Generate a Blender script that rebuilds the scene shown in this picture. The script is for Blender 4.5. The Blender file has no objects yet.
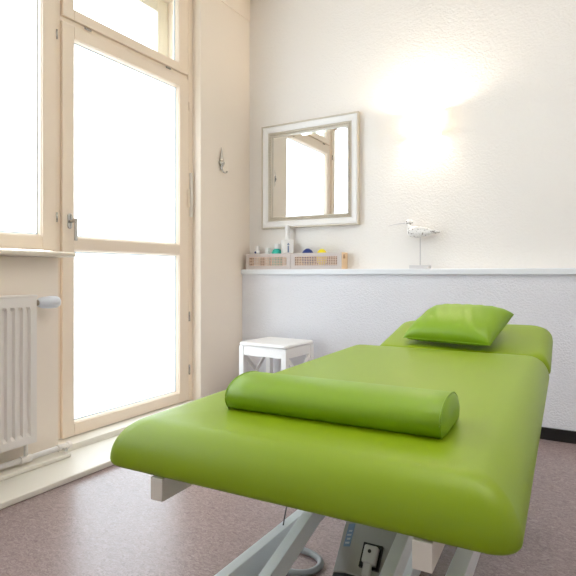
import bpy, bmesh, math, random
from mathutils import Vector, Matrix, Euler
random.seed(4)
C = bpy.context.scene.collection
S = bpy.context.scene
PI = math.pi
def R(d): return math.radians(d)

# ---------------------------------------------------------------- camera
cam_d = bpy.data.cameras.new('camera'); cam = bpy.data.objects.new('camera', cam_d); C.objects.link(cam)
cam_d.sensor_width = 36; cam_d.lens = 36 * 524 / 576; cam_d.shift_y = -15 / 576; cam_d.clip_start = .02
cam.location = (0, 0, .85); cam.rotation_euler = (R(90), 0, R(30.5)); S.camera = cam

# ---------------------------------------------------------------- light
w = bpy.data.worlds.new('World'); S.world = w; w.use_nodes = True
bg = w.node_tree.nodes['Background']; bg.inputs[0].default_value = (.88, .94, 1, 1); bg.inputs[1].default_value = 5.4
def area(name, loc, rot, sx, sy, power, color):
    l = bpy.data.lights.new(name, 'AREA'); l.shape = 'RECTANGLE'; l.size = sx; l.size_y = sy; l.energy = power; l.color = color
    o = bpy.data.objects.new(name, l); C.objects.link(o); o.location = loc; o.rotation_euler = rot
    return o
area('ceiling_fill_light', (.1, 1.35, 2.74), (0, 0, 0), 1.6, 1.2, 24, (1, .95, .90))  # added fill light above the view, no fixture is known there
S.view_settings.view_transform = 'Standard'; S.view_settings.look = 'None'
S.view_settings.exposure = -0.14; S.view_settings.gamma = 1; S.view_settings.use_curve_mapping = False
S.cycles.use_denoising = True
S.cycles.max_bounces = 14; S.cycles.diffuse_bounces = 8; S.cycles.transparent_max_bounces = 12
S.cycles.sample_clamp_indirect = 8

# ---------------------------------------------------------------- materials
def lin(c):
    return tuple(((v / 255 + .055) / 1.055) ** 2.4 if v > 10 else v / 255 / 12.92 for v in c) + (1,)
def mat(name, col, rough=.5, metal=0, spec=.5, bump=None, coat=0):
    m = bpy.data.materials.new(name); m.use_nodes = True
    nt = m.node_tree; b = nt.nodes['Principled BSDF']
    b.inputs['Base Color'].default_value = lin(col); b.inputs['Roughness'].default_value = rough
    b.inputs['Metallic'].default_value = metal; b.inputs['Specular IOR Level'].default_value = spec
    b.inputs['Coat Weight'].default_value = coat
    if bump:
        sc, st, dist = bump[:3]
        tc = nt.nodes.new('ShaderNodeTexCoord'); n = nt.nodes.new('ShaderNodeTexNoise'); bp = nt.nodes.new('ShaderNodeBump')
        n.inputs['Scale'].default_value = sc; n.inputs['Detail'].default_value = 4; n.inputs['Roughness'].default_value = .55
        bp.inputs['Strength'].default_value = st; bp.inputs['Distance'].default_value = dist
        nt.links.new(tc.outputs['Object'], n.inputs['Vector']); nt.links.new(n.outputs['Fac'], bp.inputs['Height'])
        nt.links.new(bp.outputs['Normal'], b.inputs['Normal'])
    return m
def floor_mat():
    m = mat('linoleum', (150, 132, 132), .26, bump=(260, .12, .002)); nt = m.node_tree; b = nt.nodes['Principled BSDF']
    tc = nt.nodes.new('ShaderNodeTexCoord')
    mp = nt.nodes.new('ShaderNodeMapping'); mp.inputs['Scale'].default_value = (1, 1.6, 1); mp.inputs['Rotation'].default_value = (0, 0, .5)
    nt.links.new(tc.outputs['Object'], mp.inputs['Vector'])
    def noise(scale, detail, rough, dist=0):
        n = nt.nodes.new('ShaderNodeTexNoise'); n.inputs['Scale'].default_value = scale; n.inputs['Detail'].default_value = detail
        n.inputs['Roughness'].default_value = rough; n.inputs['Distortion'].default_value = dist
        nt.links.new(mp.outputs[0], n.inputs['Vector']); return n
    n1 = noise(62, 6, .7, 1.5); r1 = nt.nodes.new('ShaderNodeValToRGB')
    r1.color_ramp.elements[0].position = .32; r1.color_ramp.elements[0].color = lin((124, 104, 104))
    r1.color_ramp.elements[1].position = .68; r1.color_ramp.elements[1].color = lin((166, 149, 147))
    nt.links.new(n1.outputs['Fac'], r1.inputs[0])
    n2 = noise(110, 2, .5, 2.5); r2 = nt.nodes.new('ShaderNodeValToRGB')
    r2.color_ramp.elements[0].position = .27; r2.color_ramp.elements[0].color = (1, 1, 1, 1)
    r2.color_ramp.elements[1].position = .31; r2.color_ramp.elements[1].color = (0, 0, 0, 1)
    nt.links.new(n2.outputs['Fac'], r2.inputs[0])
    mx = nt.nodes.new('ShaderNodeMix'); mx.data_type = 'RGBA'
    nt.links.new(r2.outputs[0], mx.inputs[0]); nt.links.new(r1.outputs[0], mx.inputs[6]); mx.inputs[7].default_value = lin((84, 66, 64))
    nt.links.new(mx.outputs[2], b.inputs['Base Color'])
    return m
def glass_mat(name, frosted):
    m = bpy.data.materials.new(name); m.use_nodes = True; nt = m.node_tree; nt.nodes.clear()
    out = nt.nodes.new('ShaderNodeOutputMaterial'); tr = nt.nodes.new('ShaderNodeBsdfTransparent'); gl = nt.nodes.new('ShaderNodeBsdfGlossy')
    gl.inputs['Roughness'].default_value = .05 if not frosted else .3
    lw = nt.nodes.new('ShaderNodeLayerWeight'); lw.inputs['Blend'].default_value = .12
    tr.inputs[0].default_value = (.93, .97, .98, 1)
    base = tr.outputs[0]
    if frosted:
        tl = nt.nodes.new('ShaderNodeBsdfTranslucent'); tl.inputs[0].default_value = (.95, .97, .98, 1)
        mx = nt.nodes.new('ShaderNodeMixShader'); mx.inputs[0].default_value = .55
        nt.links.new(tr.outputs[0], mx.inputs[1]); nt.links.new(tl.outputs[0], mx.inputs[2]); base = mx.outputs[0]
    m2 = nt.nodes.new('ShaderNodeMixShader'); ge = nt.nodes.new('ShaderNodeNewGeometry'); mt = nt.nodes.new('ShaderNodeMath'); mt.operation = 'MULTIPLY'
    sb = nt.nodes.new('ShaderNodeMath'); sb.operation = 'SUBTRACT'; sb.inputs[0].default_value = 1
    nt.links.new(ge.outputs['Backfacing'], sb.inputs[1]); nt.links.new(sb.outputs[0], mt.inputs[0]); nt.links.new(lw.outputs['Facing'], mt.inputs[1])
    pw_ = nt.nodes.new('ShaderNodeMath'); pw_.operation = 'POWER'; pw_.inputs[1].default_value = 3; nt.links.new(mt.outputs[0], pw_.inputs[0]); nt.links.new(pw_.outputs[0], m2.inputs[0])
    nt.links.new(base, m2.inputs[1]); nt.links.new(gl.outputs[0], m2.inputs[2]); nt.links.new(m2.outputs[0], out.inputs[0])
    return m
def emit_mat(name, col, st):
    m = mat(name, (255, 255, 255)); b = m.node_tree.nodes['Principled BSDF']
    b.inputs['Emission Color'].default_value = col; b.inputs['Emission Strength'].default_value = st
    return m
M = dict(
    wall=mat('wall_paint', (233, 230, 227), .85, spec=.2, bump=(95, .6, .005)),
    woodchip=mat('woodchip_wall', (228, 229, 235), .8, spec=.2, bump=(110, .9, .007)),
    smooth=mat('smooth_wall', (239, 229, 217), .8, spec=.2, bump=(30, .15, .004)),
    ceil=mat('ceiling_paint', (238, 232, 222), .9),
    floor=floor_mat(),
    step=mat('white_step_paint', (228, 224, 214), .35),
    frame=mat('cream_window_paint', (238, 223, 205), .38),
    groove=mat('groove_paint', (190, 176, 150), .5),
    outer=mat('outer_frame_paint', (226, 220, 205), .5),
    sill=mat('sill_paint', (225, 216, 200), .35),
    clear=glass_mat('clear_glass', False), frosted=glass_mat('frosted_glass', True),
    chrome=mat('nickel', (190, 188, 184), .22, metal=1),
    rad=mat('radiator_enamel', (233, 229, 225), .4),
    raddark=mat('radiator_gap', (150, 138, 128), .6),
    valve=mat('valve_plastic', (216, 222, 232), .4),
    white=mat('white_lacquer', (238, 238, 238), .4),
    ledge=mat('ledge_paint', (226, 230, 235), .45),
    black=mat('black_skirting', (14, 14, 15), .4),
    vinyl=mat('green_vinyl', (130, 156, 0), .42, spec=.45, bump=(420, .08, .0008)),
    vinyl2=mat('green_vinyl_bright', (122, 158, 0), .44, spec=.5, bump=(300, .08, .0008)),
    steel=mat('grey_powder_coat', (214, 217, 219), .35, spec=.5),
    cap=mat('beige_coat', (220, 214, 206), .45),
    motor=mat('grey_housing', (168, 168, 164), .42),
    dark=mat('black_plastic', (20, 20, 22), .5),
    plug=mat('plug_plastic', (190, 188, 182), .45),
    label=mat('blue_label', (120, 150, 180), .4), labelw=mat('label_mark', (196, 208, 216), .5),
    cable=mat('grey_cable', (138, 142, 144), .45),
    silver=mat('silver_leaf', (226, 224, 222), .4, metal=.15),
    bead=mat('dull_silver', (196, 186, 170), .4, metal=.4),
    gold=mat('champagne_edge', (206, 198, 184), .4, metal=.3),
    plaster=mat('plaster_shade', (244, 240, 232), .8),
    bird=None, birdbase=mat('bird_base_wood', (206, 204, 206), .6), rod=mat('bird_rod', (196, 194, 196), .4),
    wood=mat('grey_wash_wood', (198, 188, 184), .6), woodside=mat('pale_wood', (222, 194, 160), .6),
    cane=mat('rattan_cane', (216, 192, 174), .7), basketin=mat('basket_inside', (140, 98, 76), .8),
    bottle=mat('white_bottle', (232, 232, 232), .35), teal=mat('teal_liquid', (20, 176, 160), .3), navy=mat('navy', (16, 44, 120), .4),
    yellow=mat('yellow', (240, 222, 20), .4),
)
def bird_mat():
    m = mat('painted_driftwood', (236, 234, 232), .7); nt = m.node_tree; b = nt.nodes['Principled BSDF']
    tc = nt.nodes.new('ShaderNodeTexCoord'); n = nt.nodes.new('ShaderNodeTexNoise'); n.inputs['Scale'].default_value = 110; n.inputs['Detail'].default_value = 3
    r = nt.nodes.new('ShaderNodeValToRGB'); r.color_ramp.elements[0].position = .36; r.color_ramp.elements[0].color = lin((140, 132, 128))
    r.color_ramp.elements[1].position = .43; r.color_ramp.elements[1].color = lin((238, 236, 234))
    nt.links.new(tc.outputs['Object'], n.inputs['Vector']); nt.links.new(n.outputs['Fac'], r.inputs[0]); nt.links.new(r.outputs[0], b.inputs['Base Color'])
    return m
M['bird'] = bird_mat()
def shade_mat():
    m = M['plaster']; nt = m.node_tree; b = nt.nodes['Principled BSDF']; out = nt.nodes['Material Output']
    t = nt.nodes.new('ShaderNodeBsdfTranslucent'); t.inputs[0].default_value = (.95, .9, .82, 1)
    mx = nt.nodes.new('ShaderNodeMixShader'); mx.inputs[0].default_value = .45
    nt.links.new(b.outputs[0], mx.inputs[1]); nt.links.new(t.outputs[0], mx.inputs[2]); nt.links.new(mx.outputs[0], out.inputs[0])
shade_mat()
mirror_m = mat('mirror_silvering', (238, 240, 240), .01, metal=1)

# ---------------------------------------------------------------- mesh helpers
def thing(name, label, cat, loc=(0, 0, 0), rotz=0, group=None):
    o = bpy.data.objects.new(name, None); C.objects.link(o); o.empty_display_size = .05
    o.location = loc; o.rotation_euler = (0, 0, rotz); o['label'] = label; o['category'] = cat
    if group: o['group'] = group
    return o
def obj(name, bm, m, parent=None, smooth=False, bevel=0, seg=2, sub=0, label=None, loc=None):
    me = bpy.data.meshes.new(name); bmesh.ops.recalc_face_normals(bm, faces=bm.faces)
    bm.to_mesh(me); bm.free()
    o = bpy.data.objects.new(name, me); C.objects.link(o)
    for x in (m if isinstance(m, (list, tuple)) else [m]): me.materials.append(x)
    if parent: o.parent = parent
    if loc: o.location = loc
    if bevel:
        b = o.modifiers.new('bevel', 'BEVEL'); b.width = bevel; b.segments = seg; b.limit_method = 'ANGLE'; b.angle_limit = R(40)
        smooth = True
        b.harden_normals = True
    if sub:
        s = o.modifiers.new('sub', 'SUBSURF'); s.levels = sub; s.render_levels = sub
    if smooth:
        for p in me.polygons: p.use_smooth = True
    if label: o['label'] = label
    return o
def tag(o, label, cat, group=None):
    o['label'] = label; o['category'] = cat
    if group: o['group'] = group
    return o
def struct(name, bm, m, parent=None, **k):
    o = obj(name, bm, m, parent, **k)
    if parent is None: o['kind'] = 'structure'
    return o
def bx(bm, a, b, mi=0, mx=None):
    x0, y0, z0 = a; x1, y1, z1 = b
    co = [(x0, y0, z0), (x1, y0, z0), (x1, y1, z0), (x0, y1, z0), (x0, y0, z1), (x1, y0, z1), (x1, y1, z1), (x0, y1, z1)]
    v = [bm.verts.new(mx @ Vector(c) if mx else c) for c in co]
    for f in ((0, 3, 2, 1), (4, 5, 6, 7), (0, 1, 5, 4), (1, 2, 6, 5), (2, 3, 7, 6), (3, 0, 4, 7)):
        bm.faces.new([v[i] for i in f]).material_index = mi
    return bm
def box(a, b): return bx(bmesh.new(), a, b)
def lathe(prof, seg=24, axis='Z', bm=None, off=(0, 0, 0), sq=0):
    bm = bm or bmesh.new(); rings = []
    for r, h in prof:
        ring = []
        for i in range(seg):
            t = 2 * PI * i / seg; c, s = math.cos(t), math.sin(t)
            p = {'Z': (r * c, r * s, h), 'Y': (r * c, h, r * s), 'X': (h, r * c, r * s)}[axis]
            ring.append(bm.verts.new(Vector(p) + Vector(off)))
        rings.append(ring)
    for a, b in zip(rings, rings[1:]):
        for i in range(seg):
            j = (i + 1) % seg; bm.faces.new((a[i], a[j], b[j], b[i]))
    bm.faces.new(rings[0]); bm.faces.new(rings[-1])
    return bm
def tube(pts, r, seg=10, bm=None, closed=False):
    bm = bm or bmesh.new(); pts = [Vector(p) for p in pts]; rings = []; n = len(pts)
    up = Vector((0, 0, 1))
    for i, p in enumerate(pts):
        d = (pts[min(i + 1, n - 1)] - pts[max(i - 1, 0)]).normalized()
        s = d.cross(up)
        if s.length < .05: s = d.cross(Vector((0, 1, 0)))
        s.normalize(); u = s.cross(d).normalized()
        rr = r[i] if isinstance(r, (list, tuple)) else r
        rings.append([bm.verts.new(p + s * rr * math.cos(2 * PI * k / seg) + u * rr * math.sin(2 * PI * k / seg)) for k in range(seg)])
    for a, b in zip(rings, rings[1:]):
        for i in range(seg):
            j = (i + 1) % seg; bm.faces.new((a[i], a[j], b[j], b[i]))
    bm.faces.new(rings[0]); bm.faces.new(rings[-1])
    return bm
def spline(pts, n=8):
    P = [Vector(p) for p in pts]; P = [P[0] * 2 - P[1]] + P + [P[-1] * 2 - P[-2]]; out = []
    for i in range(1, len(P) - 2):
        for k in range(n):
            t = k / n; a, b, c, d = P[i - 1], P[i], P[i + 1], P[i + 2]
            out.append(.5 * ((2 * b) + (c - a) * t + (2 * a - 5 * b + 4 * c - d) * t * t + (3 * b - a - 3 * c + d) * t ** 3))
    out.append(P[-2]); return out
def bar(p0, p1, wd, ht, bm=None):
    """square tube from p0 to p1 (centre line), wd sideways, ht in the vertical plane"""
    bm = bm or bmesh.new(); p0, p1 = Vector(p0), Vector(p1); d = (p1 - p0).normalized()
    s = d.cross(Vector((0, 0, 1)))
    if s.length < .01: s = Vector((1, 0, 0))
    s.normalize(); u = s.cross(d).normalized()
    vs = [[bm.verts.new(p + s * a * wd / 2 + u * b * ht / 2) for a, b in ((-1, -1), (1, -1), (1, 1), (-1, 1))] for p in (p0, p1)]
    for i in range(4):
        j = (i + 1) % 4; bm.faces.new((vs[0][i], vs[0][j], vs[1][j], vs[1][i]))
    bm.faces.new(vs[0][::-1]); bm.faces.new(vs[1])
    return bm
def slab(a, b, prof, rc, n=10):
    """rounded rectangle half sizes a,b; prof = list of (inset, z) from bottom to top"""
    bm = bmesh.new(); rings = []
    for d, z in prof:
        r = max(rc - .25 * d, .010)
        ring = []
        for q, (sx, sy) in enumerate(((1, 1), (-1, 1), (-1, -1), (1, -1))):
            cx, cy = sx * (a - d - r), sy * (b - d - r)
            for k in range(n + 1):
                t = q * PI / 2 + k / n * PI / 2
                ring.append(bm.verts.new((cx + r * math.cos(t), cy + r * math.sin(t), z)))
        rings.append(ring)
    m = len(rings[0])
    for p, q in zip(rings, rings[1:]):
        for i in range(m):
            j = (i + 1) % m; bm.faces.new((p[i], p[j], q[j], q[i]))
    bm.faces.new(rings[0]); bm.faces.new(rings[-1])
    return bm
def frame_sweep(y0, y1, z0, z1, prof, plane='X', bm=None):
    """rectangular moulding; prof = closed loop of (inset, height off plane). plane 'X' -> returns (h, y, z); 'Y' -> (y, -h, z)"""
    bm = bm or bmesh.new(); rings = []
    for cy, cz, sy, sz in ((y0, z0, 1, 1), (y1, z0, -1, 1), (y1, z1, -1, -1), (y0, z1, 1, -1)):
        ring = []
        for d, h in prof:
            a, c = cy + sy * d, cz + sz * d
            ring.append(bm.verts.new((h, a, c) if plane == 'X' else (a, -h, c)))
        rings.append(ring)
    m = len(prof)
    for i in range(4):
        p, q = rings[i], rings[(i + 1) % 4]
        for k in range(m):
            l = (k + 1) % m; bm.faces.new((p[k], p[l], q[l], q[k]))
    return bm

# ---------------------------------------------------------------- room shell
XL, XD, YB, CEIL = -2.125, -2.19, 3.07, 2.785
X1, Y0 = 1.75, -1.9
struct('floor', box((XL - .4, Y0 - .1, -.1), (X1 + .1, YB + .1, 0)), M['floor'])
struct('ceiling', box((XL - .4, Y0 - .1, CEIL), (X1 + .1, YB + .1, CEIL + .1)), M['ceil'])
XO = -2.46
b = bmesh.new()
DY0, DY1, TOP = 1.533, 2.535, 2.60
WY0, SILL = -.9, .92
bx(b, (XO, DY1, 0), (XL, YB + .05, TOP + .035))      # pier beside the door
bx(b, (XO, WY0, 0), (XL, DY0, SILL))           # below window
bx(b, (XO, Y0, 0), (XL, WY0, TOP))
bx(b, (XO, Y0, TOP), (XL, DY1, TOP + .035))
bx(b, (XO, Y0, TOP + .035), (XL + .006, YB + .05, CEIL))
struct('wall_left', b, M['smooth'])
struct('wall_back', box((XL - .05, YB, 0), (X1, YB + .1, CEIL)), M['wall'])
struct('wall_back_lower', box((XL, 2.98, 0), (X1, YB, .840)), M['woodchip'])
struct('wall_right', box((X1, Y0, 0), (X1 + .1, YB + .1, CEIL)), M['wall'])
struct('wall_front', box((XL - .05, Y0 - .1, 0), (X1, Y0, CEIL)), M['wall'])
struct('trim_1', box((XL, 2.962, .840), (X1, YB, .875)), M['ledge'], bevel=.006)         # ledge board
struct('baseboard_back', box((XL, 2.966, 0), (X1, 2.98, .062)), M['black'], bevel=.003)
struct('trim_2', box((XL, Y0, 0), (-1.84, 2.50, .025)), M['step'], bevel=.006)            # step board
struct('trim_3', box((XL, Y0, .025), (-2.03, DY0, .044)), M['step'], bevel=.006)
struct('trim_4', box((XD - .1, DY0, .0), (-2.10, DY1 - .002, .054)), M['step'], bevel=.004)  # door threshold
b = bmesh.new(); bx(b, (XD - .1, Y0 + 1, SILL + .002), (-2.052, 1.578, .945))
struct('trim_5', b, M['sill'], bevel=.010, seg=4)                                         # window sill

# fixed frame post between window and door, jambs, head
b = bmesh.new()
bx(b, (-2.29, 1.572, .054), (-2.206, 1.604, TOP))
bx(b, (-2.29, 2.497, .054), (XD, DY1, TOP))
bx(b, (-2.29, 1.60, 2.055), (-2.203, 2.50, 2.080))
bx(b, (-2.29, 1.57, TOP - .03), (-2.2, 2.5, TOP))
struct('trim_6', b, M['frame'], bevel=.003)
struct('trim_7', tube([(-2.203, 2.506, .06), (-2.203, 2.506, 2.59)], .004), M['groove'])

def sash_prof(wd, dep, x=XD): return [(0, x - dep), (0, x - .004), (.004, x), (wd - .012, x), (wd - .009, x - .010), (wd, x - .012), (wd, x - dep)]
# --- door (balcony door leaf)
door = thing('door_1', '', ''); del door['label'], door['category']; door['kind'] = 'structure'; door.location = (XD, 2.05, .058)
def at(p, o): 
    o.parent = p; o.matrix_parent_inverse = Matrix.Translation(p.location).inverted(); return o
def leaf(y0, y1, z0, z1, wl, wr, wb, wt, x=XD, dep=.05):
    b = bmesh.new()
    bx(b, (x - dep, y0, z0), (x, y0 + wl, z1)); bx(b, (x - dep, y1 - wr, z0), (x, y1, z1))
    bx(b, (x - dep, y0 + wl, z0), (x, y1 - wr, z0 + wb)); bx(b, (x - dep, y0 + wl, z1 - wt), (x, y1 - wr, z1))
    return b
def bead(y0, y1, z0, z1, x=XD):
    return frame_sweep(y0, y1, z0, z1, [(-.001, x - .03), (-.001, x - .006), (.004, x - .008), (.009, x - .022), (.009, x - .03)])
at(door, obj('door_frame', leaf(1.604, 2.497, .058, 2.053, .066, .078, .060, .062), M['frame'], bevel=.004))
at(door, obj('middle_rail', box((XD - .048, 1.67, .963), (XD - .001, 2.419, 1.022)), M['frame'], bevel=.004))
at(door, obj('glazing_bead', bead(1.67, 2.419, 1.022, 1.991), M['frame']))
at(door, obj('glazing_bead', bead(1.67, 2.419, .118, .963), M['frame']))
at(door, obj('door_pane', box((XD - .034, 1.66, 1.01), (XD - .028, 2.43, 2.0)), M['frosted']))
at(door, obj('door_pane', box((XD - .034, 1.66, .11), (XD - .028, 2.43, .97)), M['frosted']))
M['edge_shade'] = mat('pane_edge_shade', (160, 178, 192), .5)  # blue-grey colour standing in for the bluish shading along the pane edges
def edge_shade(y0, y1, z0, z1, x=XD):
    return frame_sweep(y0, y1, z0, z1, [(.002, x - .0275), (.002, x - .024), (.0135, x - .0255), (.0135, x - .0275)])
at(door, obj('shade_strip', edge_shade(1.67, 2.419, 1.022, 1.991), M['edge_shade']))  # added strips that paint the edge shading, not a real seal
at(door, obj('shade_strip', edge_shade(1.67, 2.419, .118, .963), M['edge_shade']))
# lock plate with lever on the left stile
b = slab(.013, .037, [(0, 0), (0, .003), (.002, .005)], .0125)
bmesh.ops.rotate(b, verts=b.verts, matrix=Matrix.Rotation(R(90), 3, 'X')); bmesh.ops.rotate(b, verts=b.verts, matrix=Matrix.Rotation(R(90), 3, 'Z'))
bmesh.ops.translate(b, verts=b.verts, vec=(XD, 1.643, 1.10))
hp = at(door, obj('lock_plate', b, M['chrome'], label='small chrome oval lock plate'))
b = lathe([(.008, 0), (.008, .030), (.010, .032), (.010, .045)], 16, 'X', off=(XD + .004, 1.643, 1.10))
bx(b, (XD + .037, 1.638, 1.005), (XD + .047, 1.652, 1.112))
at(door, obj('handle', b, M['chrome'], bevel=.002))
for z in (.55, .22): at(door, obj('hinge', lathe([(.0055, 0), (.0055, .055), (.003, .06)], 12, off=(XD + .006, 2.499, z)), M['chrome'], smooth=True))
# espagnolette case on the right jamb
at(door, obj('latch_case', box((XD, 2.503, 1.20), (XD + .018, 2.521, 1.475)), M['cap'], bevel=.003))
at(door, obj('latch_case', box((XD, 2.484, 1.26), (XD + .012, 2.4995, 1.37)), M['frame'], bevel=.002))
for z in (1.86,): at(door, obj('hinge', lathe([(.005, 0), (.005, .05)], 12, off=(XD + .005, 2.499, z)), M['frame'], smooth=True))

# --- transom window above the door
tr = thing('window_2', '', ''); del tr['label'], tr['category']; tr['kind'] = 'structure'; tr.location = (XD, 2.05, 2.08)
at(tr, obj('window_frame', leaf(1.607, 2.495, 2.080, 2.66, .062, .083, .052, .05), M['frame'], bevel=.004))
at(tr, obj('glazing_bead', bead(1.669, 2.412, 2.132, 2.61), M['frame']))
at(tr, obj('shade_strip', edge_shade(1.669, 2.412, 2.132, 2.61), M['edge_shade']))
at(tr, obj('window_pane', box((XD - .034, 1.66, 2.12), (XD - .03, 2.42, 2.6)), M['clear']))
for y in (1.73, 2.30):
    b = lathe([(.0035, 0), (.0035, .034)], 12, 'Y', off=(XD + .003, y, 2.066)); bx(b, (XD, y - .004, 2.060), (XD + .002, y + .040, 2.072))
    at(tr, obj('hinge', b, M['chrome'], bevel=.001))
# outer sash of the double window, seen through the transom
b = leaf(1.55, DY1 - .002, 2.08, 2.595, .09, .09, .06, .09, x=-2.395, dep=.04)
at(tr, obj('outer_frame', b, M['outer'], bevel=.004))

# --- main window left of the door
win = thing('window_1', '', ''); del win['label'], win['category']; win['kind'] = 'structure'; win.location = (XD, .8, .955)
for y0, y1 in ((.36, 1.572), (-.86, .352)):
    at(win, obj('window_frame', leaf(y0, y1, .957, TOP - .002, .072, .072, .062, .07), M['frame'], bevel=.004))
    at(win, obj('glazing_bead', bead(y0 + .072, y1 - .072, 1.019, TOP - .072), M['frame']))
    at(win, obj('shade_strip', edge_shade(y0 + .072, y1 - .072, 1.019, TOP - .072), M['edge_shade']))
    at(win, obj('window_pane', box((XD - .034, y0 + .06, 1.0), (XD - .03, y1 - .06, TOP - .06)), M['frosted']))
for z in (1.09, 1.95):
    at(win, obj('hinge', lathe([(.004, 0), (.004, .045)], 12, off=(XD + .004, 1.571, z)), M['chrome'], smooth=True))

# ---------------------------------------------------------------- radiator
rad = thing('radiator', 'white ribbed panel radiator under the window', 'radiator', (-2.03, .85, .14))
RY0, RY1, RZ0, RZ1 = .25, 1.362, .14, .752
b = bmesh.new(); pts = [(-2.03, RY1)]
y = RY1 - .026
while y > RY0 + .05:
    pts += [(-2.03, y), (-2.044, y - .005), (-2.044, y - .018), (-2.03, y - .023)]; y -= .0335
pts += [(-2.03, RY0)]
zs = [(RZ0, 0), (RZ0 + .030, 0), (RZ0 + .045, 1), (RZ1 - .055, 1), (RZ1 - .042, 0), (RZ1, 0)]
g = [[b.verts.new((-2.03 + (px + 2.03) * k, py, z)) for px, py in pts] for z, k in zs]
for p, q in zip(g, g[1:]):
    for i in range(len(pts) - 1): b.faces.new((p[i], p[i + 1], q[i + 1], q[i]))
rp = at(rad, obj('front_panel', b, M['rad']))
sm = rp.modifiers.new('s', 'SOLIDIFY'); sm.thickness = .004; sm.offset = 0
at(rad, obj('side_cover', box((-2.105, RY1 - .012, RZ0 + .01), (-2.036, RY1 - .002, RZ1 + .004)), M['rad'], bevel=.003))
at(rad, obj('back_panel', box((-2.11, RY0, RZ0 + .01), (-2.10, RY1 - .015, RZ1 - .01)), M['rad'], bevel=.003))
b = bmesh.new(); bx(b, (-2.108, RY0, RZ1 - .004), (-2.026, RY1 + .004, RZ1 + .006))
at(rad, obj('top_grille', b, M['rad'], bevel=.003))
b = lathe([(.009, -.03), (.009, 0), (.012, .001), (.012, .012)], 16, 'Y', off=(-2.065, RY1 + .02, .722))
at(rad, obj('valve_neck', b, M['raddark'], bevel=.001))
b = bmesh.new(); seg = 36; rings = []
for r, h in [(.014, 0), (.020, .006), (.0255, .026), (.0275, .060), (.0265, .086), (.021, .098), (.002, .100)]:
    rings.append([b.verts.new((-2.065 + (r - (.0012 if i % 2 and .005 < h < .09 else 0)) * math.cos(2 * PI * i / seg), RY1 + .030 + h, .722 + (r - (.0012 if i % 2 and .005 < h < .09 else 0)) * math.sin(2 * PI * i / seg))) for i in range(seg)])
for p, q in zip(rings, rings[1:]):
    for i in range(seg): b.faces.new((p[i], p[(i + 1) % seg], q[(i + 1) % seg], q[i]))
b.faces.new(rings[0]); b.faces.new(rings[-1])
at(rad, obj('thermostat_knob', b, M['valve'], smooth=True, label='bluish white ribbed thermostat knob'))
b = tube([(-2.07, RY1 - .022, RZ0 + .012), (-2.07, RY1 - .022, .072)], .0085, 12)
at(rad, obj('connection_pipe', b, M['rad'], smooth=True))

pipe = thing('heating_pipe', 'white heating pipe running low along the wall to a closed valve', 'pipe', (-2.07, 1.3, .068))
at(pipe, obj('pipe', tube([(-2.07, Y0 + .02, .066), (-2.07, 1.53, .068)], .0115, 14), M['rad'], smooth=True))
b = lathe([(.0155, -.026), (.0155, .026)], 16, 'Y', off=(-2.07, RY1 - .022, .067))
at(pipe, obj('coupling', b, M['rad'], bevel=.003))
b = lathe([(.0115, 0), (.0155, .002), (.0155, .03), (.012, .034), (.012, .05), (.016, .052), (.016, .066), (.008, .07)], 16, 'Y', off=(-2.07, 1.49, .068))
at(pipe, obj('valve', b, M['rad'], bevel=.001))
b = lathe([(.004, 0), (.004, .02), (.008, .021), (.008, .027)], 12, 'X', off=(-2.058, 1.508, .064))
at(pipe, obj('valve_screw', b, M['chrome'], bevel=.001))

# ---------------------------------------------------------------- mirror
mir = thing('wall_mirror', 'silver framed square mirror hung on the back wall', 'mirror', (-1.64, YB - .002, 1.507))
MX0, MX1, MZ0, MZ1 = -2.003, -1.280, 1.153, 1.861
o_ = Vector((-1.64, YB - .002, 1.507))
y0, y1, z0, z1 = MX0 + 1.64, MX1 + 1.64, MZ0 - 1.507, MZ1 - 1.507
obj('outer_edge', frame_sweep(y0, y1, z0, z1, [(0, 0), (0, .030), (.003, .034), (.007, .034), (.010, .028), (.010, 0)], 'Y'), M['gold'], mir, bevel=.001)
obj('frame', frame_sweep(y0, y1, z0, z1, [(.009, 0), (.009, .027), (.016, .031), (.030, .027), (.046, .020), (.052, .021), (.052, 0)], 'Y'), M['silver'], mir, smooth=False)
obj('inner_edge', frame_sweep(y0, y1, z0, z1, [(.0505, 0), (.0505, .0215), (.0535, .025), (.0565, .021), (.0720, .016), (.074, .019), (.078, .017), (.078, 0)], 'Y'), M['gold'], mir)
b = bmesh.new(); d = .0645
def beads(p, q):
    n = int((Vector(q) - Vector(p)).length / .0115)
    for i in range(n):
        c = Vector(p).lerp(Vector(q), i / n); bmesh.ops.create_icosphere(b, subdivisions=1, radius=.0056, matrix=Matrix.Translation((c.x, -.0215, c.y)))
cs = [(y0 + d, z0 + d), (y1 - d, z0 + d), (y1 - d, z1 - d), (y0 + d, z1 - d)]
for i in range(4): beads(cs[i], cs[(i + 1) % 4])
obj('bead_trim', b, M['bead'], mir, smooth=True)
gy0, gy1, gz0, gz1 = y0 + .077, y1 - .077, z0 + .077, z1 - .077
b = bmesh.new(); k = .018
o4 = [b.verts.new((x, -.0090, z)) for x, z in ((gy0, gz0), (gy1, gz0), (gy1, gz1), (gy0, gz1))]
i4 = [b.verts.new((x, -.0098, z)) for x, z in ((gy0 + k, gz0 + k), (gy1 - k, gz0 + k), (gy1 - k, gz1 - k), (gy0 + k, gz1 - k))]
b4 = [b.verts.new((x, -.003, z)) for x, z in ((gy0, gz0), (gy1, gz0), (gy1, gz1), (gy0, gz1))]
b.faces.new(i4); b.faces.new(b4)
for i in range(4): j = (i + 1) % 4; b.faces.new((o4[i], o4[j], i4[j], i4[i])); b.faces.new((o4[i], o4[j], b4[j], b4[i]))
mg = obj('mirror_glass', b, mirror_m, mir); mg.rotation_euler.x = R(-.3)

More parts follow.
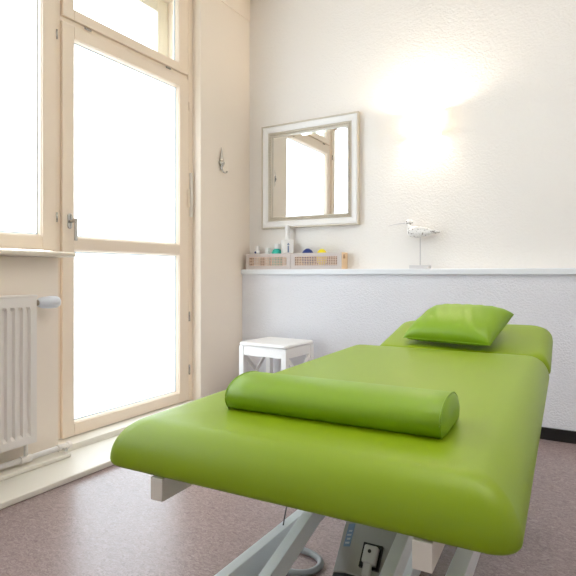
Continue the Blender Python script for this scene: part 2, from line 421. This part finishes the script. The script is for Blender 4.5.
# ---------------------------------------------------------------- wall lamp
lamp = thing('wall_lamp', 'white plaster wall lamp glowing on the back wall above the bird', 'lamp', (-.872, YB, 1.650))
b = bmesh.new(); n = 24; W2, D, HH = .097, .085, .15
def lring(z, off):
    r = []
    for i in range(n + 1):
        t = PI * i / n; r.append(b.verts.new((-(W2 - off) * (abs(math.cos(t)) ** .6) * (1 if math.cos(t) > 0 else -1), -(D - off) * math.sin(t) ** .6, z)))
    return r
oo, oi = lring(0, 0), lring(0, .007); to, ti = lring(HH, 0), lring(HH, .007)
for p, q in ((oo, to), (to, ti), (ti, oi), (oi, oo)):
    for i in range(n): b.faces.new((p[i], p[i + 1], q[i + 1], q[i]))
obj('lamp_shade', b, M['plaster'], lamp, smooth=False)
obj('socket', box((-.02, -.03, .05), (.02, 0, .09)), M['white'], lamp, bevel=.003)
bulb = obj('bulb', lathe([(.002, -.045), (.012, -.04), (.014, 0), (.012, .04), (.002, .045)], 14, 'X', off=(0, -.040, .075)), emit_mat('lamp_glow', (1, .86, .68, 1), 40), lamp, smooth=True)
l = bpy.data.lights.new('bulb_light', 'POINT'); l.energy = 17; l.color = (1, .85, .66); l.shadow_soft_size = .02
lo = bpy.data.objects.new('bulb_light', l); C.objects.link(lo); lo.parent = lamp; lo.location = (0, -.055, .125)
l2 = bpy.data.lights.new('bulb_light', 'POINT'); l2.energy = 1.2; l2.color = (1, .85, .66); l2.shadow_soft_size = .02
lo2 = bpy.data.objects.new('bulb_light', l2); C.objects.link(lo2); lo2.parent = lamp; lo2.location = (0, -.045, .02)

# ---------------------------------------------------------------- hook
hook = thing('wall_hook', 'small silver spire shaped hook on the wall beside the glass door', 'hook', (XL, 2.735, 1.585))
b = lathe([(.001, .088), (.005, .070), (.014, .025), (.020, .004), (.020, 0)], 6); bmesh.ops.scale(b, verts=b.verts, vec=(.6, 1, 1)); bmesh.ops.translate(b, verts=b.verts, vec=(.009, 0, 0))
obj('spire', b, M['chrome'], hook)
b = lathe([(.012, 0), (.027, -.008), (.029, -.016), (.018, -.034), (.008, -.048), (.016, -.055), (.005, -.062)], 16); bmesh.ops.scale(b, verts=b.verts, vec=(.45, 1, 1)); bmesh.ops.translate(b, verts=b.verts, vec=(.010, 0, 0))
obj('back_plate', b, M['chrome'], hook, smooth=True)
b = tube(spline([(.014, 0, -.045), (.017, .004, -.068), (.020, .014, -.076), (.024, .026, -.077), (.026, .034, -.070)]), .0035, 10)
bmesh.ops.create_icosphere(b, subdivisions=2, radius=.006, matrix=Matrix.Translation((.026, .035, -.068)))
obj('hook_arm', b, M['chrome'], hook, smooth=True)

# ---------------------------------------------------------------- things on the ledge
LZ = .875
def basket(x0, x1, label):
    W = (x1 - x0); t = thing('storage_box', label, 'box', ((x0 + x1) / 2, 3.018, LZ), 0, 'rattan fronted boxes on the ledge'); t['group'] = 'rattan fronted boxes on the ledge'
    h, hw, hd = .104, W / 2, .048
    b = bmesh.new(); k = .028
    bx(b, (-hw, -hd, 0), (-hw + k, -hd + .008, h)); bx(b, (hw - k, -hd, 0), (hw, -hd + .008, h))
    bx(b, (-hw + k, -hd, 0), (hw - k, -hd + .008, .024)); bx(b, (-hw + k, -hd, h - .022), (hw - k, -hd + .008, h))
    obj('front_frame', b, M['wood'], t)
    b = bmesh.new()
    bx(b, (-hw, -hd + .008, .001), (-hw + .008, hd, h)); bx(b, (-hw + .008, hd - .006, 0), (hw - .008, hd, h)); bx(b, (-hw + .008, -hd + .008, 0), (hw - .008, hd - .006, .006))
    obj('body', b, M['basketin'], t)
    # right side board with a grip hole
    b = bmesh.new(); x_, zc, r = hw - .008, h - .024, .009
    bx(b, (x_, -hd + .008, 0), (hw, hd, h - .038)); bx(b, (x_, -hd + .008, h - .012), (hw, hd, h)); bx(b, (x_, -hd + .008, h - .038), (hw, -.013, h - .012)); bx(b, (x_, .013, h - .038), (hw, hd, h - .012))
    obj('side_board', b, M['woodside'], t, label='pale wood side with a grip hole')
    b = bmesh.new(); n = int((W - 2 * k) / .012)
    for i in range(n + 1):
        x = -hw + k + (W - 2 * k) * i / n; bx(b, (x - .0022, -hd + .003, .022), (x + .0022, -hd + .005, h - .02))
    for i in range(6):
        z = .028 + i * .0105; bx(b, (-hw + k, -hd + .0022, z - .002), (hw - k, -hd + .0042, z + .002))
    obj('rattan_panel', b, M['cane'], t)
    return t
basket(-2.088, -1.730, 'rattan fronted wooden box with small bottles, nearer the corner on the ledge')
basket(-1.727, -1.366, 'rattan fronted wooden box holding the blue and yellow balls on the ledge')
def bottle(x, y, label, body, capm, r, h, rc, hc, sq=False):
    t = thing('bottle', label, 'bottle', (x, y, LZ + .0065))
    obj('body', lathe([(r * .9, 0), (r, .004), (r, h * .8), (r * .75, h * .95), (rc * .8, h), (rc * .8, h + .004)], 20), body, t, smooth=True)
    obj('cap', lathe([(rc, h), (rc, h + hc * .9), (rc * .85, h + hc)], 20), capm, t, bevel=.001)
    return t
bt = bottle(-2.025, 3.018, 'small white bottle with a dark blue mark, leftmost in the rattan box', M['bottle'], M['bottle'], .022, .128, .016, .028)
obj('mark', lathe([(.0075, 0), (.0075, .001)], 16, 'Y', off=(0, -.0235, .110)), M['navy'], bt, label='dark blue mark')
bottle(-1.942, 3.02, 'low clear white bottle between the dark marked and the teal bottle', M['bottle'], M['bottle'], .018, .122, .014, .018)
bottle(-1.866, 3.02, 'teal bottle with a white cap beside the pump dispenser', M['teal'], M['bottle'], .036, .132, .020, .034)
d_ = thing('pump_dispenser', 'white square pump dispenser standing in the rattan boxes under the mirror', 'dispenser', (-1.782, 3.017, LZ + .0065), R(40))
b = box((-.026, -.026, 0), (.026, .026, .098)); bx(b, (-.037, -.037, .098), (.037, .037, .190)); obj('body', b, M['bottle'], d_, bevel=.005)
obj('pump', lathe([(.019, .1885), (.019, .192), (.014, .197), (.014, .262), (.015, .264), (.015, .284), (.011, .288)], 18), M['bottle'], d_, bevel=.001)
b = bmesh.new(); bx(b, (-.005, -.0385, .105), (.005, -.037, .15)); bx(b, (-.007, -.0385, .154), (.007, -.037, .161)); bx(b, (-.0035, -.0385, .161), (.0035, -.037, .167))
obj('print', b, mat('print_blue', (110, 130, 165), .5), d_, label='small blue grey print')
def ball(x, r, m, label, zs, z):
    b = bmesh.new(); bmesh.ops.create_uvsphere(b, u_segments=32, v_segments=20, radius=r); bmesh.ops.scale(b, verts=b.verts, vec=(1, .8, zs))
    for v in b.verts:   # knobbly massage ball
        a = math.atan2(v.co.y, v.co.x); v.co *= 1 + .02 * math.sin(9 * a) * math.sin(8 * v.co.z / r)
    o = obj('massage_ball', b, m, smooth=True); o.location = (x, 3.018, LZ + .006 + r * zs + z); tag(o, label, 'ball'); return o
ball(-1.628, .045, M['navy'], 'navy blue ball in the right rattan box on the ledge', 1.3, .012)
ball(-1.525, .038, M['yellow'], 'yellow ball in the right rattan box on the ledge', 1.45, .014)

# bird figurine
bd = thing('bird_figurine', 'white painted wooden shorebird on a rod and block on the ledge', 'figurine', (-.884, 3.015, LZ))
obj('base', box((-.058, -.025, 0), (.058, .025, .020)), M['birdbase'], bd, bevel=.002)
obj('rod', tube([(0, 0, .018), (0, 0, .185)], .0026, 10), M['rod'], bd, smooth=True)
# body: elliptical sections from breast to tail
sec = [(-.072, .196, .010, .012), (-.070, .200, .020, .022), (-.055, .199, .028, .031), (-.03, .197, .031, .034), (0, .195, .030, .032), (.03, .194, .026, .026), (.06, .193, .018, .017), (.09, .192, .010, .009), (.115, .190, .005, .005)]
b = bmesh.new(); rings = []
for x, z, ry, rz in sec: rings.append([b.verts.new((x, ry * math.cos(2 * PI * i / 20), z + rz * math.sin(2 * PI * i / 20))) for i in range(20)])
for p, q in zip(rings, rings[1:]):
    for i in range(20): b.faces.new((p[i], p[(i + 1) % 20], q[(i + 1) % 20], q[i]))
b.faces.new(rings[0]); b.faces.new(rings[-1])
tube([(-.052, 0, .205), (-.062, 0, .228), (-.066, 0, .245)], [.026, .018, .015], 14, b)
bmesh.ops.create_uvsphere(b, u_segments=16, v_segments=12, radius=.021, matrix=Matrix.Translation((-.066, 0, .254)) @ Matrix.Diagonal((1.05, .8, .9, 1)))
obj('body', b, M['bird'], bd, smooth=True)
obj('beak', tube(spline([(-.084, 0, .252), (-.14, 0, .248), (-.195, 0, .238)], 5), [.0032 - .0002 * i for i in range(11)], 8), M['rod'], bd, smooth=True)
for s in (-1, 1): obj('eye', lathe([(.003, -.001), (.003, .001)], 12, 'Y', off=(-.076, s * .0160, .258)), M['dark'], bd)
for s in (-1, 1):
    b = bmesh.new(); prof = [(-.045, .205), (-.02, .222), (.02, .220), (.06, .208), (.12, .196), (.122, .193), (.06, .192), (.0, .186), (-.04, .190)]
    lo_ = [b.verts.new((x, s * (.026 - max(0, x) * .16), z)) for x, z in prof]; hi_ = [b.verts.new((x, s * (.0325 - max(0, x) * .2), z)) for x, z in prof]
    b.faces.new(lo_); b.faces.new(hi_)
    for i in range(len(prof)): j = (i + 1) % len(prof); b.faces.new((lo_[i], lo_[j], hi_[j], hi_[i]))
    obj('wing', b, M['bird'], bd, bevel=.001)

for ch in bd.children:
    if ch.name.split('.')[0] not in ('base', 'rod'): ch.location.z = .018
    if ch.name.split('.')[0] == 'rod': ch.scale.z = 1.09

# ---------------------------------------------------------------- stool
st = thing('stool', 'white square stool with crossed side braces in the corner', 'stool', (-1.70, 2.75, 0), R(-3))
SH, a_ = .431, .165
obj('seat', slab(.173, .162, [(.012, SH - .022), (.004, SH - .020), (0, SH - .014), (0, SH - .008), (.006, SH)], .02), M['white'], st)
for sx in (-1, 1):
    for sy in (-1, 1):
        x, y = sx * .155, sy * .140
        obj('leg', box((x - .017, y - .017, 0), (x + .017, y + .017, SH - .022)), M['white'], st, bevel=.002)
for s in (-1, 1):
    obj('apron', box((-.138, s * .145 - .009, SH - .078), (.138, s * .145 + .009, SH - .022)), M['white'], st, bevel=.001)
    obj('apron', box((s * .158 - .009, -.123, SH - .078), (s * .158 + .009, .123, SH - .022)), M['white'], st, bevel=.001)
    obj('lower_rail', box((s * .158 - .009, -.123, .09), (s * .158 + .009, .123, .12)), M['white'], st, bevel=.001)
    for q in (-1, 1):
        p0, p1 = Vector((s * .158 + q * .0045, -q * .123, .12)), Vector((s * .158 + q * .0045, q * .123, SH - .078))
        d = (p1 - p0).normalized(); n_ = Vector((0, -d.z, d.y)); b = bmesh.new(); vs = []
        for xx in (-.0042, .0042):
            for p in (p0, p1):
                for h in (-1, 1): vs.append(b.verts.new(p + n_ * h * .011 + Vector((xx, 0, 0))))
        for f in ((0, 1, 3, 2), (4, 5, 7, 6), (0, 1, 5, 4), (2, 3, 7, 6), (0, 2, 6, 4), (1, 3, 7, 5)): b.faces.new([vs[i] for i in f])
        obj('cross_brace', b, M['white'], st)

# ---------------------------------------------------------------- treatment table
ang = R(2.55)
U = Vector((math.cos(ang), math.sin(ang), 0)); A = Vector((-math.sin(ang), math.cos(ang), 0))
O = Vector((-.0786, .6871, 0)) - U * .34            # near edge centre on the floor; local x across, y along
tb = thing('treatment_table', 'green padded height adjustable massage table with grey lift frame', 'massage table', tuple(O + A * .8), ang)
def T(bm): bmesh.ops.translate(bm, verts=bm.verts, vec=(0, -.8, 0)); return bm
def cush(zb, zt, rt, rb=.012, crown=.004):
    p = []
    for i in range(5): t = i / 4 * PI / 2; p.append((rb - rb * math.sin(t), zb + rb - rb * math.cos(t)))
    h = zt - zb - rb
    for i in range(1, 13): t = i / 12 * PI / 2; p.append((rt * (1 - math.cos(t)), zb + rb + (h - crown) * math.sin(t)))
    for d, z in ((rt + .03, .45), (rt + .08, .75), (rt + .15, .95), (.30, 1)): p.append((d, zt - crown * (1 - z)))
    return p
Lm = 1.222
b = slab(.353, Lm / 2, cush(.4965, .582, .064), .036, 12)
bmesh.ops.translate(b, verts=b.verts, vec=(-.013, Lm / 2, 0))
for v in b.verts:
    d = Lm - v.co.y
    if d < .25: q = max(0, d / .25); v.co.y = Lm - d * (.15 + .85 * q * q * (3 - 2 * q))
T(b)
obj('cushion', b, M['vinyl'], tb, smooth=True)
# headrest, tilted up about its near edge
b = slab(.305, .215, cush(-.075, 0, .045), .06, 12)
bmesh.ops.translate(b, verts=b.verts, vec=(0, .215, 0))
for v in b.verts:
    if v.co.y < .15: q = max(0, v.co.y / .15); v.co.y *= .3 + .7 * q * q * (3 - 2 * q)
bmesh.ops.rotate(b, verts=b.verts, matrix=Matrix.Rotation(R(10), 3, 'X'))
bmesh.ops.translate(b, verts=b.verts, vec=(.038, Lm + .006, .578)); T(b)
obj('headrest', b, M['vinyl'], tb, smooth=True)
for x in (-.2365, .2205):
    obj('frame_tube', T(box((x - .0135, .002, .457), (x + .0135, 1.20, .496))), M['cap'], tb, bevel=.0015)
for y in (.62, 1.12): obj('cross_member', T(box((-.213, y, .460), (.205, y + .04, .492))), M['steel'], tb, bevel=.002)
obj('headrest_bracket', T(bar((0, 1.15, .478), (0, 1.55, .53), .05, .02)), M['steel'], tb, bevel=.002)
# scissor arms
def arm(x0, x1, ya, za, yb, zb, ht):
    b = bmesh.new(); d = Vector((0, yb - ya, zb - za)).normalized(); n_ = Vector((0, d.z, -d.y)); vs = []
    for x in (x0, x1):
        for p in (Vector((0, ya, za)), Vector((0, yb, zb))):
            for h in (0, ht): vs.append(b.verts.new(p + n_ * h + Vector((x, 0, 0))))
    for f in ((0, 1, 3, 2), (4, 5, 7, 6), (0, 1, 5, 4), (2, 3, 7, 6), (0, 2, 6, 4), (1, 3, 7, 5)): b.faces.new([vs[i] for i in f])
    return T(b)
obj('lift_arm', arm(-.216, -.191, .02, .268, 1.10, .225, .06), M['steel'], tb, bevel=.002)
obj('lift_arm', arm(.177, .212, .02, .268, 1.10, .225, .05), M['steel'], tb, bevel=.002)
obj('lift_arm', arm(-.155, -.130, .02, .2045, .98, .425, .047), M['steel'], tb, bevel=.002)
obj('lift_arm', arm(.068, .095, .02, .2045, .98, .425, .047), M['steel'], tb, bevel=.002)
obj('pivot_shaft', T(lathe([(.012, -.216), (.012, .212)], 16, 'X', off=(0, .99, .410))), M['steel'], tb, smooth=True)
for x in (-.165, .110): obj('lug', T(box((x - .0085, .955, .40), (x + .0085, 1.02, .496))), M['steel'], tb, bevel=.002)
# base on the floor
b = box((-.045, .02, .012), (.03, 1.28, .062)); T(b); obj('base_beam', b, M['steel'], tb, bevel=.003)
for y in (.0, 1.14):
    obj('base_foot', T(box((-.26, y, .0125), (.24, y + .06, .055))), M['steel'], tb, bevel=.003)
    for x in (-.235, .215): obj('rubber_pad', T(lathe([(.02, 0), (.02, .0125)], 16, off=(x, y + .03, 0))), M['dark'], tb)
for x, z in ((-.2035, .255), (-.1425, .19), (.0815, .19), (.1945, .255)):
    obj('upright', T(box((x - .011, .02, .05), (x + .011, .06, z))), M['steel'], tb, bevel=.002)
obj('upright', T(box((-.213, 1.06, .05), (-.194, 1.10, .20))), M['steel'], tb, bevel=.002)
obj('upright', T(box((.18, 1.06, .05), (.2, 1.10, .20))), M['steel'], tb, bevel=.002)
# actuator housing leaning 45 degrees: local frame (x, s along, n outward-normal)
def act(bm):
    m = Matrix(((1, 0, 0), (0, .7071, -.7071), (0, .7071, .7071)))
    for v in bm.verts: v.co = m @ v.co + Vector((-.009, .396, .181))
    return T(bm)
b = bmesh.new(); sect = [(-.074, -.022), (-.040, -.002), (-.030, 0), (.054, 0), (.060, -.006), (.060, -.085), (-.074, -.085)]
r0 = [b.verts.new((x, .004, n_)) for x, n_ in sect]; r1 = [b.verts.new((x, .36, n_)) for x, n_ in sect]
b.faces.new(r0); b.faces.new(r1)
for i in range(len(sect)): j = (i + 1) % len(sect); b.faces.new((r0[i], r0[j], r1[j], r1[i]))
mo = obj('motor_housing', act(b), M['motor'], tb, bevel=.004, seg=3)
b = bmesh.new(); r0 = [b.verts.new((x * .98, -.008, n_ - .002)) for x, n_ in sect]; r1 = [b.verts.new((x * .98, .004, n_ - .002)) for x, n_ in sect]
b.faces.new(r0); b.faces.new(r1)
for i in range(len(sect)): j = (i + 1) % len(sect); b.faces.new((r0[i], r0[j], r1[j], r1[i]))
obj('end_cap', act(b), M['dark'], tb, label='black end cap of the motor housing')
sl = math.atan2(.020, .034)
def chamf(bm):
    for v in bm.verts:
        a0, n0 = v.co.x, v.co.z
        v.co.x = -.052 + a0 * math.cos(sl) - n0 * math.sin(sl); v.co.z = -.009 + a0 * math.sin(sl) + n0 * math.cos(sl)
    return bm
lab = obj('rating_label', act(chamf(box((-.010, .060, .0), (.012, .112, .0012)))), M['label'], tb, label='blue grey rating label')
b = bmesh.new()
for i in range(4): bx(b, (-.006 + (i % 2) * .003, .066 + i * .009, .0012), (.008, .070 + i * .009, .0016))
obj('label_marks', act(chamf(b)), M['labelw'], lab)
b = frame_sweep(-.008, .036, .022, .074, [(0, 0), (0, .010), (.005, .010), (.005, 0)], 'X')
for v in b.verts: v.co = Vector((v.co.y, v.co.z, v.co.x))
pb = obj('socket_frame', act(b), M['dark'], tb, label='black frame around the grey plug')
b = bx(bmesh.new(), (-.002, .030, .001), (.030, .068, .022)); obj('plug', act(b), M['plug'], tb, bevel=.005, seg=3, label='light grey plug')
b = bx(bmesh.new(), (.003, .004, .003), (.022, .032, .018)); obj('plug_neck', act(b), M['plug'], tb, bevel=.004)
obj('plug_screw', act(lathe([(.004, 0), (.004, .001)], 12, off=(.013, .054, .022))), M['dark'], tb)
pc = [(.004, .395, .190), (.004, .380, .165), (.006, .37, .11), (.03, .40, .066), (.06, .5, .02)]
obj('power_cable', T(tube(spline(pc), .004, 10)), M['cable'], tb, smooth=True)
# thin control wire looping at the left arms
wc = [(-.2035, .40, .252), (-.212, .44, .29), (-.205, .50, .37), (-.18, .56, .46)]
obj('control_wire', T(tube(spline(wc), .0016, 8)), M['dark'], tb, smooth=True)

# grey hose loop on the floor
b = tube(spline([(-.86, 1.38, .010), (-.80, 1.39, .010), (-.74, 1.388, .010), (-.698, 1.368, .010), (-.684, 1.335, .010), (-.698, 1.295, .010), (-.74, 1.272, .010), (-.82, 1.262, .010)], 8), .0092, 12)
hz = obj('floor_cable', b, M['cable'], smooth=True); tag(hz, 'thick grey cable curling on the floor under the green table', 'cable')

# ---------------------------------------------------------------- bolster
bl = thing('bolster', 'long green half round bolster lying across the massage table', 'bolster', tuple(O + U * .004 + A * .238 + Vector((0, 0, .5825))), ang)
BL, BW, BH = .210, .078, .059
prof = []
for k in range(33):
    t = PI * 1.19 - k / 32 * PI * 1.38; c, s_ = math.cos(t), math.sin(t)
    prof.append((BW * math.copysign(abs(c) ** .9, c), max(0, .024 + (BH - .024) * s_ if s_ > 0 else .024 + .043 * s_)))
b = bmesh.new(); rings = []
ends = [(1.03, .45), (1.022, .65), (1.008, .82), (.992, .93), (.980, .975), (.970, 1.0)]
cz = BH * .42
for sx, sc in [(-a, k) for a, k in ends] + [(q / 8 - .9, 1.0) for q in range(1, 15)] + [(a, k) for a, k in ends[::-1]]:
    rings.append([b.verts.new((sx * BL, y * sc, cz + (z - cz) * sc)) for y, z in prof])
for p, q in zip(rings, rings[1:]):
    for i in range(len(prof)): j = (i + 1) % len(prof); b.faces.new((p[i], p[j], q[j], q[i]))
b.faces.new(rings[0]); b.faces.new(rings[-1])
obj('padding', b, M['vinyl2'], bl, smooth=True)
for s_ in (-1, 1):
    pts = [(s_ * BL * .983, y * .985, cz + (z - cz) * .985) for y, z in prof]
    obj('piping', tube(pts, .0018, 6), M['vinyl2'], bl, smooth=True)
obj('zip_tab', box((-BL - .008, -.058, .002), (-BL + .004, -.050, .008)), M['vinyl2'], bl, bevel=.001)

# ---------------------------------------------------------------- pillow
pl = thing('pillow', 'small square green pillow lying on the headrest of the table', 'pillow', tuple(O + U * .030 + A * 1.355 + Vector((0, 0, .600))), ang + R(-12))
b = bmesh.new(); N = 28; pw, pd, ph = .163, .135, .047
def pil(u, v, side):
    e = (1 - abs(u) ** 3.6) * (1 - abs(v) ** 3.6); e = max(e, 0) ** .45
    px = pw * u * (1 - .075 * (1 - u * u) * 0 - .012 * (1 - v * v) * abs(u) ** 3); py = pd * v * (1 - .015 * (1 - u * u) * abs(v) ** 3)
    wr = .0016 * math.sin(23 * u + 9 * v) * e
    return Vector((px, py, (ph * 1.25 * e + wr) if side > 0 else -ph * .55 * e))
tilt = Matrix.Rotation(R(19), 3, 'X'); grid = {}
for side in (1, -1):
    for i in range(N + 1):
        for j in range(N + 1):
            edge = i in (0, N) or j in (0, N)
            if side == -1 and edge: grid[side, i, j] = grid[1, i, j]; continue
            u, v = -1 + 2 * i / N, -1 + 2 * j / N; u = math.sin(u * PI / 2) * .5 + u * .5; v = math.sin(v * PI / 2) * .5 + v * .5
            grid[side, i, j] = b.verts.new(tilt @ pil(u, v, side) + Vector((0, 0, .050)))
for side in (1, -1):
    for i in range(N):
        for j in range(N): b.faces.new([grid[side, i + a, j + c] for a, c in ((0, 0), (1, 0), (1, 1), (0, 1))])
obj('padding', b, M['vinyl2'], pl, smooth=True)
pts = [tilt @ pil(-1 + 2 * k / 24, -1, 1) + Vector((0, 0, .050)) for k in range(25)]
obj('seam', tube(pts, .0018, 6), M['vinyl2'], pl, smooth=True)
